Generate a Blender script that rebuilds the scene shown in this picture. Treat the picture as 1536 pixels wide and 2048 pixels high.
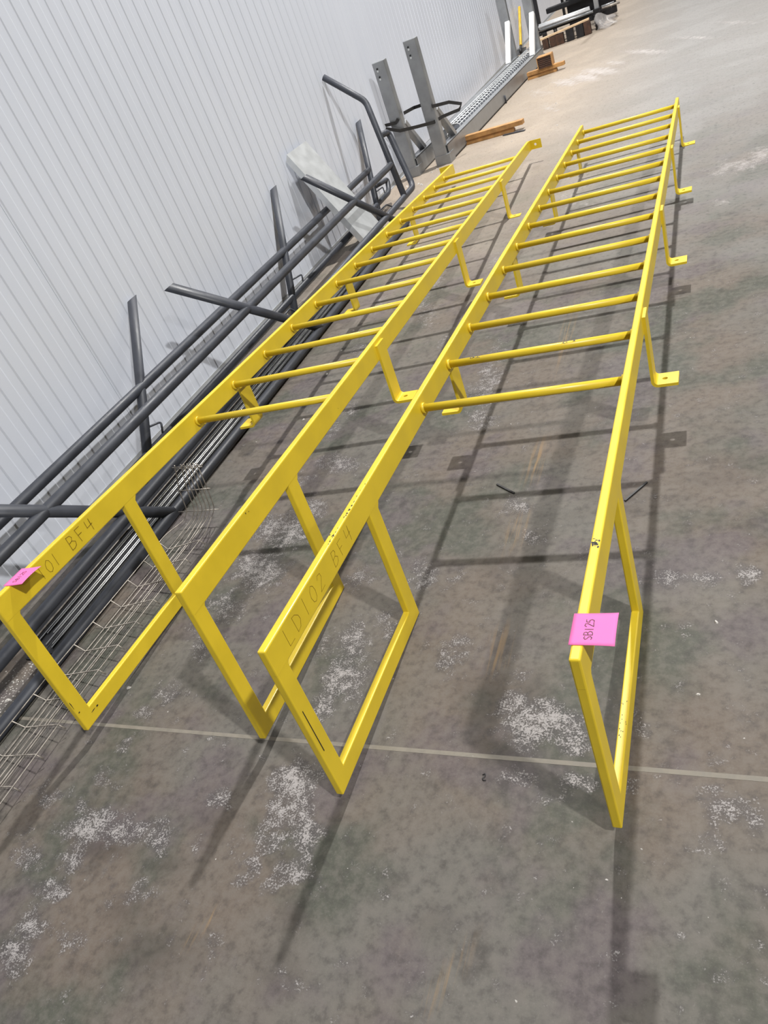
import bpy, math, random
from mathutils import Vector, Matrix
random.seed(7)
for o in list(bpy.data.objects): bpy.data.objects.remove(o)
SC = bpy.context.scene
COL = SC.collection
PI = math.pi

# ------------------------------------------------------------------ camera
CAM_LOC = (0.6076, -0.78734, 1.46622)
CAM_R = ((0.891312, 0.307554, -0.333127), (-0.069086, -0.634037, -0.77021), (-0.448096, 0.709512, -0.543877))
FPX = 1484.8165
cam = bpy.data.objects.new('camera', bpy.data.cameras.new('camera'))
COL.objects.link(cam)
rx, ry, rz = [Vector(r) for r in CAM_R]
cam.matrix_world = Matrix(((rx.x, -ry.x, -rz.x, CAM_LOC[0]), (rx.y, -ry.y, -rz.y, CAM_LOC[1]), (rx.z, -ry.z, -rz.z, CAM_LOC[2]), (0, 0, 0, 1)))
cam.data.sensor_fit = 'VERTICAL'; cam.data.sensor_height = 36.0
cam.data.lens = FPX / 2048 * 36.0
cam.data.clip_start = 0.02; cam.data.clip_end = 200
SC.camera = cam

# ------------------------------------------------------------------ light: the hall's soft bounce and its high bay lamps
w = bpy.data.worlds.new('hall'); SC.world = w; w.use_nodes = True
bg = w.node_tree.nodes['Background']; bg.inputs[0].default_value = (0.93, 0.96, 1.0, 1); bg.inputs[1].default_value = 0.04
def lamp(name, loc, power, size, colour=(1.0, 0.985, 0.96)):
    L = bpy.data.lights.new(name, 'AREA'); L.shape = 'DISK'; L.size = size; L.energy = power; L.color = colour
    o = bpy.data.objects.new(name, L); COL.objects.link(o); o.location = loc
    return o
lamp('high_bay_lamp', (0.0, 7.4, 10.1), 1680, 0.30)
lamp('high_bay_lamp', (7.5, -3.1, 10.1), 2050, 0.50)
lamp('high_bay_lamp', (12.6, -9.3, 10.1), 900, 0.50)
lamp('high_bay_lamp', (7.5, 16.0, 10.1), 500, 0.50)
lamp('high_bay_lamp', (0.0, 19.0, 10.1), 900, 0.50)
vs = SC.view_settings
vs.view_transform = 'Standard'; vs.look = 'None'; vs.gamma = 1.0; vs.use_curve_mapping = False
vs.exposure = 0.0

# ------------------------------------------------------------------ materials
def srgb(r, g, b):
    f = lambda c: (c / 255) / 12.92 if c / 255 <= 0.04045 else (((c / 255) + 0.055) / 1.055) ** 2.4
    return (f(r), f(g), f(b), 1.0)
class NT:
    def __init__(s, name):
        s.m = bpy.data.materials.new(name); s.m.use_nodes = True
        s.t = s.m.node_tree; s.n = s.t.nodes; s.l = s.t.links; s.b = s.n['Principled BSDF']
    def node(s, kind, **kw):
        n = s.n.new(kind)
        for k, v in kw.items(): setattr(n, k, v)
        return n
    def put(s, sock, v):
        if isinstance(v, bpy.types.NodeSocket): s.l.new(v, sock)
        else: sock.default_value = v
    def pos(s):
        if not hasattr(s, '_p'): s._p = s.node('ShaderNodeNewGeometry').outputs['Position']
        return s._p
    def obj(s):
        return s.node('ShaderNodeTexCoord').outputs['Object']
    def mapv(s, v, scale=(1, 1, 1), rot=(0, 0, 0), loc=(0, 0, 0)):
        n = s.node('ShaderNodeMapping'); s.put(n.inputs[0], v); n.inputs[1].default_value = loc; n.inputs[2].default_value = rot; n.inputs[3].default_value = scale
        return n.outputs[0]
    def noise(s, v, scale, detail=4, rough=0.55, dist=0.0):
        n = s.node('ShaderNodeTexNoise'); s.put(n.inputs['Vector'], v); n.inputs['Scale'].default_value = scale; n.inputs['Detail'].default_value = detail
        n.inputs['Roughness'].default_value = rough; n.inputs['Distortion'].default_value = dist
        return n.outputs['Fac']
    def ramp(s, f, a, b, lo=0.0, hi=1.0, smooth=True):
        n = s.node('ShaderNodeMapRange'); n.interpolation_type = 'SMOOTHSTEP' if smooth else 'LINEAR'
        s.put(n.inputs[0], f); n.inputs[1].default_value = a; n.inputs[2].default_value = b; n.inputs[3].default_value = lo; n.inputs[4].default_value = hi
        return n.outputs[0]
    def math(s, op, a, b=0.0):
        n = s.node('ShaderNodeMath', operation=op); s.put(n.inputs[0], a); s.put(n.inputs[1], b); return n.outputs[0]
    def mix(s, f, a, b, blend='MIX'):
        n = s.node('ShaderNodeMix', data_type='RGBA', blend_type=blend); s.put(n.inputs[0], f); s.put(n.inputs[6], a); s.put(n.inputs[7], b); return n.outputs[2]
    def bump(s, h, strength=0.2, dist=0.002):
        n = s.node('ShaderNodeBump'); s.put(n.inputs['Height'], h); n.inputs['Strength'].default_value = strength; n.inputs['Distance'].default_value = dist
        s.l.new(n.outputs[0], s.b.inputs['Normal'])
    def out(s, colour, rough=0.5, metal=0.0, spec=0.5, **kw):
        s.put(s.b.inputs['Base Color'], colour); s.put(s.b.inputs['Roughness'], rough); s.put(s.b.inputs['Metallic'], metal)
        s.b.inputs['Specular IOR Level'].default_value = spec
        for k, v in kw.items(): s.put(s.b.inputs[k.replace('_', ' ')], v)
        return s.m
def simple(name, col, rough=0.5, metal=0.0, var=0.12, scale=14.0, spec=0.5, bump=0.0):
    m = NT(name); p = m.pos(); n = m.noise(p, scale, 5)
    dark = tuple(c * (1 - var) for c in col[:3]) + (1,); lite = tuple(min(1, c * (1 + var)) for c in col[:3]) + (1,)
    if bump: m.bump(m.noise(p, scale * 9, 3), bump, 0.001)
    return m.out(m.mix(m.ramp(n, .3, .7), dark, lite), m.ramp(n, .3, .7, rough * .88, min(1, rough * 1.12)), metal, spec)

M = {}
M['yellow'] = simple('yellow_paint', (0.68, 0.495, 0.024), 0.40, 0, 0.05, 9)
M['pink'] = simple('pink_paper', (0.80, 0.16, 0.42), 0.8, 0, 0.03, 30)
M['ink'] = simple('black_ink', (0.014, 0.013, 0.014), 0.6, 0, 0.2, 60)
M['pencil'] = simple('marker_scrawl', (0.16, 0.085, 0.006), 0.6, 0, 0.4, 200)
M['pipe'] = simple('charcoal_paint', (0.040, 0.044, 0.056), 0.48, 0, 0.15, 12)
M['blackflat'] = simple('black_steel', (0.010, 0.010, 0.012), 0.42, 0.0, 0.3, 25)
M['rod'] = simple('bright_steel', (0.66, 0.66, 0.64), 0.32, 1.0, 0.06, 6)
M['wire'] = simple('dull_wire', (0.29, 0.262, 0.23), 0.42, 0.45, 0.3, 40)
M['galv'] = simple('galvanised_sheet', (0.70, 0.72, 0.73), 0.34, 0.55, 0.05, 14)
M['alu'] = simple('mill_aluminium', (0.31, 0.32, 0.33), 0.38, 0.6, 0.1, 10)
M['wood'] = simple('laminated_timber', (0.42, 0.22, 0.075), 0.6, 0, 0.22, 18)
M['darkwood'] = simple('dark_ply', (0.05, 0.022, 0.012), 0.7, 0, 0.4, 30)
M['plank'] = simple('raw_plank', (0.58, 0.42, 0.26), 0.7, 0, 0.15, 18)
M['strap'] = simple('black_strap', (0.02, 0.02, 0.021), 0.55, 0, 0.2, 30)
M['handle'] = simple('yellow_handle', (0.66, 0.42, 0.03), 0.4, 0, 0.1, 20)
M['chip'] = simple('concrete_crumb', (0.46, 0.44, 0.41), 0.85, 0, 0.25, 60)
M['film'] = NT('clear_film').out((0.5, 0.48, 0.47, 1), 0.3, 0, 0.5, Alpha=0.28)
M['litbrace'] = simple('lamplit_brace', (0.84, 0.84, 0.84), 0.5, 0, 0.03, 10)  # lit copy of the brace metal: lamplight on the far braces put into colour
M['tubealu'] = simple('bright_tube', (0.74, 0.75, 0.76), 0.3, 0.35, 0.05, 10)
M['flash'] = simple('base_flashing', (0.36, 0.37, 0.38), 0.4, 0.2, 0.1, 8)
M['filler'] = simple('joint_filler', (0.175, 0.158, 0.130), 0.7, 0, 0.12, 40)

def wall_mat():
    m = NT('white_panel_paint'); p = m.pos()
    n = m.noise(m.mapv(p, (1, 2.2, 0.25)), 1.4, 3)
    c = m.mix(m.ramp(n, .35, .65), (0.600, 0.630, 0.70, 1), (0.625, 0.655, 0.725, 1))
    return m.out(c, 0.30, 0.0, 0.5)
M['wall'] = wall_mat()

# floor stains: where the white bloom lies (world x, y, radius x, radius y, turn, strength)
BLOOM = [(-1.031,-0.408,0.08,0.041,2.99,0.8), (-1.036,-0.472,0.069,0.034,3.02,0.9), (-1.028,-0.321,0.077,0.035,3.11,0.8), (-1.033,-0.245,0.066,0.035,2.94,0.7), (-1.053,-0.166,0.108,0.047,3.11,0.9), (-0.927,-0.15,0.095,0.045,3.08,0.85),
 (-1.022,-0.127,0.091,0.041,3.09,0.8), (-0.807,-0.146,0.075,0.044,2.53,0.7), (-1.252,-0.09,0.087,0.041,2.58,0.45), (-1.123,-0.102,0.076,0.031,2.42,0.5), (-1.105,0.104,0.044,0.024,2.84,0.6), (-1.068,0.292,0.096,0.045,2.99,0.55),
 (-1.105,0.21,0.062,0.025,3.07,0.8), (-0.682,-0.026,0.057,0.033,2.99,0.55), (-0.768,-0.289,0.069,0.034,3.12,0.5), (-0.898,-0.419,0.063,0.031,3.1,0.5), (-1.017,-0.505,0.05,0.024,3.06,0.6), (-0.495,-0.363,0.033,0.019,3.1,0.4),
 (-1.195,-0.241,0.113,0.052,2.58,0.4), (-1.11,0.003,0.082,0.036,2.43,0.45), (-0.817,-0.519,0.043,0.019,-3.09,0.3), (-0.483,0.044,0.092,0.06,2.94,1), (-0.457,-0.035,0.084,0.06,2.78,1), (-0.384,-0.09,0.061,0.042,2.32,1),
 (-0.495,-0.176,0.045,0.032,2.76,0.7), (-0.48,-0.113,0.057,0.036,3.02,0.7), (-0.378,-0.179,0.058,0.033,3.14,1), (-0.406,-0.211,0.039,0.02,-3.1,0.7), (-0.505,-0.221,0.03,0.02,2.8,0.5), (0.108,0.258,0.114,0.085,3.1,1),
 (0.03,0.312,0.048,0.042,2.36,0.9), (0.198,0.211,0.051,0.04,-3.13,0.9), (0.219,0.113,0.064,0.027,-3.04,0.8), (0.079,0.108,0.057,0.025,-3.06,0.7), (0.165,0.069,0.032,0.018,-3.04,0.6), (-0.149,0.487,0.075,0.042,1.93,0.6),
 (-0.176,0.458,0.074,0.042,1.95,0.5), (-0.34,0.775,0.093,0.066,2.39,0.55), (-0.244,0.762,0.035,0.025,2.74,0.5), (-0.109,1.101,0.079,0.058,2.43,0.55), (-0.017,0.954,0.064,0.045,2.03,0.5), (0.488,0.732,0.048,0.028,3.08,0.7),
 (0.58,0.75,0.046,0.046,2.11,0.75), (0.382,0.744,0.057,0.038,3.03,0.5), (0.513,0.083,0.056,0.046,-2.65,0.55), (0.484,0.122,0.038,0.028,-2.9,0.4), (0.568,-0.07,0.024,0.019,1.07,0.6), (0.349,0.255,0.04,0.026,1.61,0.5),
 (0.333,0.116,0.025,0.018,-3,0.5), (-0.367,1.688,0.127,0.068,2.02,0.55), (0.045,0.398,0.04,0.032,2.91,0.45), (0.435,0.522,0.028,0.024,3.14,0.4), (0.563,0.057,0.042,0.025,1.42,0.55), (0.466,0.003,0.054,0.039,-2.85,0.3),
 (-0.943,1.187,0.133,0.076,2.53,0.7), (-1.011,1.056,0.2,0.105,2.75,0.85), (-1.013,0.843,0.191,0.109,2.61,0.8), (-1.055,0.652,0.13,0.072,2.51,0.6), (-1.074,0.484,0.083,0.041,2.38,0.6), (-0.935,1.477,0.169,0.081,2.76,0.6),
 (-0.566,0.771,0.09,0.059,2.51,0.5), (-0.406,0.582,0.097,0.032,1.94,0.6), (-0.487,0.512,0.109,0.061,2.13,0.75), (-0.46,0.369,0.12,0.078,2.26,0.8), (-0.491,0.275,0.078,0.054,2.42,0.6), (-0.495,0.885,0.065,0.043,2.57,0.45),
 (-1.112,1.393,0.132,0.071,2.54,0.5), (-0.599,0.491,0.094,0.06,2.35,0.4), (-0.386,1.898,0.18,0.054,1.84,0.7), (-0.393,2.052,0.149,0.065,1.92,0.7), (-0.317,1.662,0.081,0.039,1.94,0.5), (-0.476,1.922,0.122,0.062,2.04,0.45),
 (-0.399,2.283,0.138,0.056,1.9,0.4), (-0.972,2.95,0.313,0.085,1.93,0.5), (-1.035,3.389,0.277,0.076,1.93,0.5), (-0.687,2.434,0.187,0.073,1.97,0.4), (-1.364,3.258,0.233,0.063,1.99,0.4), (-1.247,2.578,0.155,0.065,2.16,0.5),
 (-1.097,1.767,0.136,0.066,2.24,0.5), (-1.055,1.926,0.123,0.063,2.34,0.45), (-0.302,4.27,0.308,0.12,2.25,0.5), (-0.568,4.09,0.309,0.118,2.31,0.4), (-0.643,3.477,0.214,0.097,2.15,0.45), (0.657,4.134,0.227,0.089,2.2,0.8),
 (0.764,4.226,0.203,0.072,1.67,0.8), (0.551,4.088,0.155,0.063,2.2,0.6), (0.545,3.581,0.1,0.045,2.25,0.5), (-0.951,8.616,0.514,0.115,2.01,0.7), (-0.574,8.617,0.634,0.112,2.06,0.8), (-0.723,8.522,0.542,0.117,2.02,0.8),
 (-0.128,8.902,0.721,0.079,2.05,0.7), (0.373,8.751,0.655,0.051,2.03,0.6), (-0.436,8.835,0.397,0.074,2.02,0.6), (-1.212,8.506,0.568,0.12,2.07,0.4), (-0.95,7.504,0.41,0.109,1.98,0.4), (0.75,8.856,0.642,0.05,1.99,0.5),
 (-1.077,5.595,0.276,0.091,2.11,0.3)]
DARK = [(-0.335,-0.265,0.052,0.038,2.43,0.7), (-0.736,-0.214,0.082,0.027,-3.05,0.5), (-0.781,-0.33,0.081,0.033,-3.09,0.55), (-0.953,-0.207,0.1,0.036,-3.1,0.8), (0.032,0.177,0.088,0.078,2.62,0.5), (-0.049,0.317,0.143,0.09,1.91,0.35),
 (-0.656,-0.396,0.149,0.061,-3.05,0.5), (-0.009,-0.229,0.063,0.047,-3.1,0.3), (-0.321,-0.372,0.072,0.053,2.95,0.35), (-0.673,-0.088,0.094,0.051,3.06,0.35), (-1.319,2.603,0.393,0.159,2.15,0.3), (0.246,1.092,0.106,0.085,2.1,0.3),
 (0.515,1.155,0.124,0.049,2.97,0.35), (0.571,1.221,0.084,0.062,2.8,0.3), (0.076,0.339,0.092,0.05,1.79,0.5), (-0.099,0.817,0.121,0.088,2.14,0.35)]
TAN = [(-.072, 1.35, .035, .16, -.03, 1), (-.078, .96, .035, .13, -.05, 1), (-.034, .49, .03, .10, 0, .9), (-.03, .44, .04, .03, 0, 1), (-.10, 2.35, .03, .4, 0, .7), (.03, -.32, .02, .1, -.4, .5), (-.55, -.33, .012, .06, -.4, .9)]
def stain(lst, x, y):
    v = 0.0
    for (cx, cy, a, b, t, k) in lst:
        dx = x - cx; dy = y - cy
        if abs(dx) > 2 * max(a, b) or abs(dy) > 2 * max(a, b): continue
        c, s_ = math.cos(t), math.sin(t); u = (dx * c + dy * s_) / (a * 1.3); w_ = (-dx * s_ + dy * c) / (b * 1.3)
        d = min(1, max(0, (1.0 - math.hypot(u, w_)) / .85)); v = max(v, k * d * d * (3 - 2 * d))
    return v
def floor_mat():
    m = NT('stained_concrete'); p = m.pos()
    sep = m.node('ShaderNodeSeparateXYZ'); m.l.new(p, sep.inputs[0])
    big = m.noise(p, 1.5, 3, .5); mid = m.noise(m.mapv(p, loc=(3, 7, 0)), 2.3, 4, .55); mid2 = m.noise(m.mapv(p, loc=(9, 1, 0)), 3.1, 4, .55); fine = m.noise(p, 38, 6, .65); grain = m.noise(p, 240, 3, .6)
    cloud = m.noise(m.mapv(p, loc=(4, 2, 0)), 9, 5, .6)
    c = m.mix(m.ramp(big, .38, .62), (0.1210, 0.0985, 0.0800, 1), (0.1120, 0.1050, 0.0930, 1))
    c = m.mix(m.ramp(mid, .48, .62, 0, .85), c, (0.0616, 0.0670, 0.0524, 1))
    c = m.mix(m.ramp(mid2, .50, .64, 0, .75), c, (0.0939, 0.0770, 0.0816, 1))
    c = m.mix(m.ramp(cloud, .54, .74, 0, .28), c, (0.130, 0.110, 0.090, 1))
    c = m.mix(m.ramp(cloud, .47, .28, 0, .55), c, (0.0400, 0.0347, 0.0323, 1))
    # the slab colour beyond grows paler with distance
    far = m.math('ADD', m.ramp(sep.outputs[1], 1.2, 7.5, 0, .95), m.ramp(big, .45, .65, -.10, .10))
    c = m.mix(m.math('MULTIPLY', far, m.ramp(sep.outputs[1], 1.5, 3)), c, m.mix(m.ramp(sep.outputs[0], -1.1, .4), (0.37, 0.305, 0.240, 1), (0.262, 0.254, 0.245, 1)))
    c = m.mix(m.ramp(fine, .44, .64, 0, .30), c, (0.1617, 0.1448, 0.1294, 1))
    c = m.mix(m.ramp(fine, .50, .32, 0, .45), c, (0.0462, 0.0408, 0.0385, 1))
    c = m.mix(m.ramp(grain, .56, .74, 0, .22), c, (0.2079, 0.1887, 0.1733, 1))
    def att(n):
        k = m.node('ShaderNodeAttribute'); k.attribute_name = n; return k.outputs['Fac']
    # dark damp marks
    dk = m.math('MULTIPLY', att('damp'), m.ramp(cloud, .3, .6, .6, 1))
    c = m.mix(m.math('MULTIPLY', dk, .75), c, (0.0347, 0.0277, 0.0239, 1))
    # lime bloom: crusty specks inside ragged patches
    warp = m.noise(p, 17, 6, .7); sp = m.noise(p, 210, 5, .75); sp2 = m.noise(p, 45, 4, .6)
    reg = m.math('ADD', att('bloom'), m.ramp(warp, .3, .7, -.50, .42, False))
    loose = m.math('MULTIPLY', m.ramp(m.noise(m.mapv(p, loc=(2, 5, 0)), 1.8, 4, .6), .56, .70), .20)
    reg = m.math('MAXIMUM', reg, loose)
    th = m.math('ADD', m.math('MULTIPLY', reg, .125), m.math('ADD', m.math('MULTIPLY', sp, .75), m.math('MULTIPLY', sp2, .35)))
    bl = m.math('MULTIPLY', m.ramp(th, .625, .69), m.ramp(reg, .05, .35))
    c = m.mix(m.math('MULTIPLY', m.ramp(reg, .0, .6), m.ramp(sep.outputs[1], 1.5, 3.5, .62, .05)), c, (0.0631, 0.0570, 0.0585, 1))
    c = m.mix(m.math('MULTIPLY', bl, .85), c, (0.3388, 0.3196, 0.3119, 1))
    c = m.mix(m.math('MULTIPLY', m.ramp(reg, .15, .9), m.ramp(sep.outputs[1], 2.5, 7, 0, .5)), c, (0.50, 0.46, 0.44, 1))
    # tan drag scratches along y
    sv = m.mapv(p, (90, 3.0, 1)); sc = m.noise(sv, 1.0, 4, .6)
    tan = att('scrape')
    c = m.mix(m.math('MULTIPLY', m.math('MULTIPLY', tan, m.ramp(sc, .47, .60)), .8), c, (0.2310, 0.1540, 0.0809, 1))
    m.bump(m.math('ADD', m.math('MULTIPLY', fine, .6), m.math('ADD', m.math('MULTIPLY', bl, .5), m.math('MULTIPLY', grain, .3))), .35, .0015)
    rough = m.ramp(m.noise(p, 5, 4), .3, .7, .58, .72)
    return m.out(c, m.math('ADD', rough, m.math('MULTIPLY', bl, .2)), 0.0, 0.25)
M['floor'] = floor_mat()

# ------------------------------------------------------------------ mesh helpers
class MB:
    def __init__(s): s.v = []; s.f = []
    def add(s, vs, fs):
        k = len(s.v); s.v += [tuple(v) for v in vs]; s.f += [tuple(i + k for i in f) for f in fs]; return s
    def box(s, x0, x1, y0, y1, z0, z1):
        return s.add([(x0, y0, z0), (x1, y0, z0), (x1, y1, z0), (x0, y1, z0), (x0, y0, z1), (x1, y0, z1), (x1, y1, z1), (x0, y1, z1)],
                     [(3, 2, 1, 0), (4, 5, 6, 7), (0, 1, 5, 4), (1, 2, 6, 5), (2, 3, 7, 6), (3, 0, 4, 7)])
    def beam(s, a, b, wd, ht, up=(0, 0, 1)):
        """box section from a to b, wd across, ht along up; centred on the line"""
        a = Vector(a); b = Vector(b); d = (b - a).normalized(); sd = d.cross(Vector(up)).normalized(); u = sd.cross(d).normalized()
        vs = [p + sd * (i * wd / 2) + u * (j * ht / 2) for p in (a, b) for (i, j) in ((-1, -1), (1, -1), (1, 1), (-1, 1))]
        return s.add(vs, [(0, 1, 2, 3), (7, 6, 5, 4), (0, 4, 5, 1), (1, 5, 6, 2), (2, 6, 7, 3), (3, 7, 4, 0)])
    def tube(s, pts, r, n=12, fillet=0.0, seg=5, cut0=None, cut1=None, cap=True):
        pts = [Vector(p) for p in pts]
        if fillet > 0 and len(pts) > 2:
            q = [pts[0]]
            for i in range(1, len(pts) - 1):
                a, b, c = pts[i - 1], pts[i], pts[i + 1]; u = (a - b); v = (c - b)
                fl = min(fillet, u.length * .48, v.length * .48); p0 = b + u.normalized() * fl; p1 = b + v.normalized() * fl
                for k in range(seg + 1):
                    t = k / seg; q.append(p0 * (1 - t) ** 2 + b * 2 * t * (1 - t) + p1 * t * t)
            q.append(pts[-1]); pts = q
        N = len(pts); rings = []; ref = None
        for i, p in enumerate(pts):
            d = (pts[min(i + 1, N - 1)] - pts[max(i - 1, 0)]).normalized()
            if ref is None: ref = Vector((0, 0, 1)) if abs(d.z) < .9 else Vector((1, 0, 0))
            a = (ref - d * ref.dot(d)).normalized(); b = d.cross(a); ref = a
            ring = [p + (a * math.cos(2 * PI * k / n) + b * math.sin(2 * PI * k / n)) * r for k in range(n)]
            cut = cut0 if i == 0 else (cut1 if i == N - 1 else None)
            if cut is not None:
                cn = Vector(cut); ring = [x + d * (-(x - p).dot(cn) / d.dot(cn)) for x in ring]
            rings.append(ring)
        k0 = len(s.v)
        vs = [v for rg in rings for v in rg]; fs = []
        for i in range(N - 1):
            for k in range(n):
                fs.append((i * n + k, i * n + (k + 1) % n, (i + 1) * n + (k + 1) % n, (i + 1) * n + k))
        if cap: fs += [tuple(range(n - 1, -1, -1)), tuple((N - 1) * n + k for k in range(n))]
        return s.add(vs, fs)
    def prism(s, poly, axis, a, b):
        """extrude a 2D polygon along an axis (0,1,2)"""
        n = len(poly)
        def P(q, h):
            l = list(q); l.insert(axis, h); return tuple(l)
        vs = [P(q, a) for q in poly] + [P(q, b) for q in poly]
        fs = [tuple(range(n)), tuple(range(2 * n - 1, n - 1, -1))] + [(i + n, (i + 1) % n + n, (i + 1) % n, i) for i in range(n)]
        return s.add(vs, fs)
    def mesh(s, name):
        me = bpy.data.meshes.new(name); me.from_pydata(s.v, [], s.f); me.validate(); me.update()
        import bmesh
        bm = bmesh.new(); bm.from_mesh(me); bmesh.ops.recalc_face_normals(bm, faces=bm.faces); bm.to_mesh(me); bm.free()
        return me
    def build(s, name, mat, parent=None, smooth=False, bevel=0.0, **props):
        return link(name, s.mesh(name), mat, parent, smooth, bevel, **props)
def link(name, me, mat, parent=None, smooth=False, bevel=0.0, **props):
    o = bpy.data.objects.new(name, me); COL.objects.link(o)
    if mat is not None and not me.materials: me.materials.append(M[mat])
    if parent is not None: o.parent = parent
    if smooth:
        for p in me.polygons: p.use_smooth = len(p.vertices) == 4
    if bevel:
        b = o.modifiers.new('edge', 'BEVEL'); b.width = bevel; b.segments = 2; b.limit_method = 'ANGLE'
    for k, v in props.items(): o[k] = v
    return o
def thing(name, label, cat, loc=(0, 0, 0), group=None, mat=None):
    o = bpy.data.objects.new(name, None); COL.objects.link(o); o.empty_display_size = .1
    if mat is not None: o.matrix_world = mat
    else: o.location = loc
    return tag(o, label, cat, group)
def tag(o, label, cat, group=None):
    o['label'] = label; o['category'] = cat
    if group: o['group'] = group
    return o
def copy(o, loc=None, rotz=None, parent=None):
    c = o.copy(); COL.objects.link(c)
    if loc is not None: c.location = loc
    if rotz is not None: c.rotation_euler = (0, 0, rotz)
    if parent is not None: c.parent = parent
    return c

GLY = {'L': [(0, 1), (0, 0), (.5, 0)], 'D': [(0, 0), (0, 1), (.3, .95), (.55, .7), (.58, .4), (.35, .08), (0, 0)], '1': [(.25, 1), (.25, 0)],
       '0': [(.3, 1), (.08, .8), (0, .45), (.1, .1), (.3, 0), (.5, .15), (.58, .5), (.5, .85), (.3, 1)], '2': [(0, .8), (.15, 1), (.45, .95), (.5, .7), (.25, .35), (0, 0), (.55, .05)],
       'B': [(0, 0), (.05, 1), (.4, .95), (.5, .75), (.35, .55), (.05, .5), (.35, .55), (.6, .35), (.5, .1), (.25, 0), (0, 0)], 'F': [(.05, 0), (.03, .52), (.4, .52), (.03, .52), (0, 1), (.5, 1)],
       '4': [(.05, 1), (0, .45), (.45, .48), (.62, .5), (.45, .48), (.50, .98), (.45, 0)], 'S': [(.5, .9), (.25, 1), (.02, .8), (.15, .58), (.4, .45), (.5, .2), (.25, 0), (0, .12)], '5': [(.5, 1), (.1, .98), (.05, .58), (.35, .6), (.52, .35), (.35, .05), (.02, .05)]}
def scrawl(text, o, u, v, h, wd, gap, name, mat, parent, lift=None):
    """hand lettering, each letter a thin flat ribbon of its own; o origin, u reading direction, v letter up"""
    o = Vector(o); u = Vector(u); v = Vector(v); x = 0
    for ch in text:
        st = GLY[ch]; b = MB(); slant = random.uniform(-.06, .06); hh = h * random.uniform(.92, 1.06)
        for (p, q) in zip(st[:-1], st[1:]):
            a3 = o + u * (x * h + (p[0] + slant * p[1]) * hh) + v * p[1] * hh; c3 = o + u * (x * h + (q[0] + slant * q[1]) * hh) + v * q[1] * hh
            d = (c3 - a3).normalized(); sd = d.cross(u.cross(v)).normalized() * wd / 2; e = d * wd * .4
            b.add([a3 - sd - e, c3 - sd + e, c3 + sd + e, a3 + sd - e], [(0, 1, 2, 3)])
        if lift: b.v = [(q[0], q[1], lift(q[0], q[1])) for q in b.v]
        b.build(name, mat, parent); x += gap
def blot(o, u, v, ru, rv, n=9):
    o = Vector(o); u = Vector(u); v = Vector(v); vs = []
    for k in range(n):
        a = 2 * PI * k / n; r = random.uniform(.5, 1.1); vs.append(o + u * math.cos(a) * ru * r + v * math.sin(a) * rv * r)
    return MB().add(vs, [tuple(range(n))])

# ------------------------------------------------------------------ the setting
floor = bpy.data.objects.new('floor', None); COL.objects.link(floor); floor['kind'] = 'structure'
J = [-7.48, -3.66, 0.157, 3.98, 7.80, 11.62, 15.44, 30.0]
def steps(a, b, near, far, lo, hi):
    out = [a]
    while out[-1] < b - 1e-6:
        h = near if lo <= out[-1] < hi else far
        n = out[-1] + h
        if out[-1] < lo < n: n = lo
        out.append(min(n, b))
    return out
for a, b in zip(J[:-1], J[1:]):
    a += .006; b -= .006
    xs = steps(-2.40, 16, .022, 1.5, -1.75, .95); ys = steps(a, b, .022 if a < 3 else .10, 1.0, -.75, 3.98 if a < 3 else 11)
    g = MB(); nx = len(xs)
    g.v = [(x, y, 0) for y in ys for x in xs]; g.f = [(j * nx + i, j * nx + i + 1, (j + 1) * nx + i + 1, (j + 1) * nx + i) for j in range(len(ys) - 1) for i in range(nx - 1)]
    top = list(g.v); k = len(g.v)
    g.add([(-2.4, a, 0), (16, a, 0), (16, b, 0), (-2.4, b, 0), (-2.4, a, -.15), (16, a, -.15), (16, b, -.15), (-2.4, b, -.15)], [(4, 7, 6, 5), (0, 4, 5, 1), (1, 5, 6, 2), (2, 6, 7, 3), (3, 7, 4, 0)])
    me = bpy.data.meshes.new('slab'); me.from_pydata(g.v, [], g.f); me.update()
    for nm, lst in (('bloom', BLOOM), ('damp', DARK), ('scrape', TAN)):
        at = me.attributes.new(nm, 'FLOAT', 'POINT'); at.data.foreach_set('value', [stain(lst, v[0], v[1]) for v in g.v])
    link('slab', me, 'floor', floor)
for y in J[1:-1]:
    MB().box(-2.40, 16, y - .0058, y + .0058, -.05, .0004 if y < 1 else 0).build('joint_filler', 'filler' if y < 1 else 'floor', floor)

WX = -2.24
wall = bpy.data.objects.new('wall_left', None); COL.objects.link(wall); wall['kind'] = 'structure'
PIT = 0.1125; NR = 9; PW = PIT * NR; d = .0032; sw = .0075
prof = [(-.05, .0012), (.0, .0012)]
prof = []
y = 0.0; prof.append((0.0, .0002))
for k in range(NR):
    y0 = k * PIT
    # dark step up at +0.006.., proud flat, bright step down at +0.066
    prof += [(0.0, y0 + .011), (d, y0 + .011 + sw * .75), (d, y0 + .071), (0.0, y0 + .071 + sw)]
prof.append((0.0, PW - .0002))
poly = [(-.06, .0002)] + prof + [(-.06, PW - .0002)]
pm = MB().prism([(a, b) for a, b in poly], 2, 0.012, 5.0).mesh('panel')
SEAM = 1.845
for k in range(-5, 22):
    o = link('panel', pm, 'wall', wall); o.location = (WX, SEAM + k * PW - .004 + (.0022 if k >= 0 else 0), 0)
bb = MB()
bb.prism([(WX + d + .0005, .0), (WX + .03, .0), (WX + .03, .004), (WX + d + .006, .004), (WX + d + .006, .032), (WX + d + .0005, .032)], 1, -4, 23)
o = bb.build('baseboard_left', 'flash'); o['kind'] = 'structure'

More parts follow.
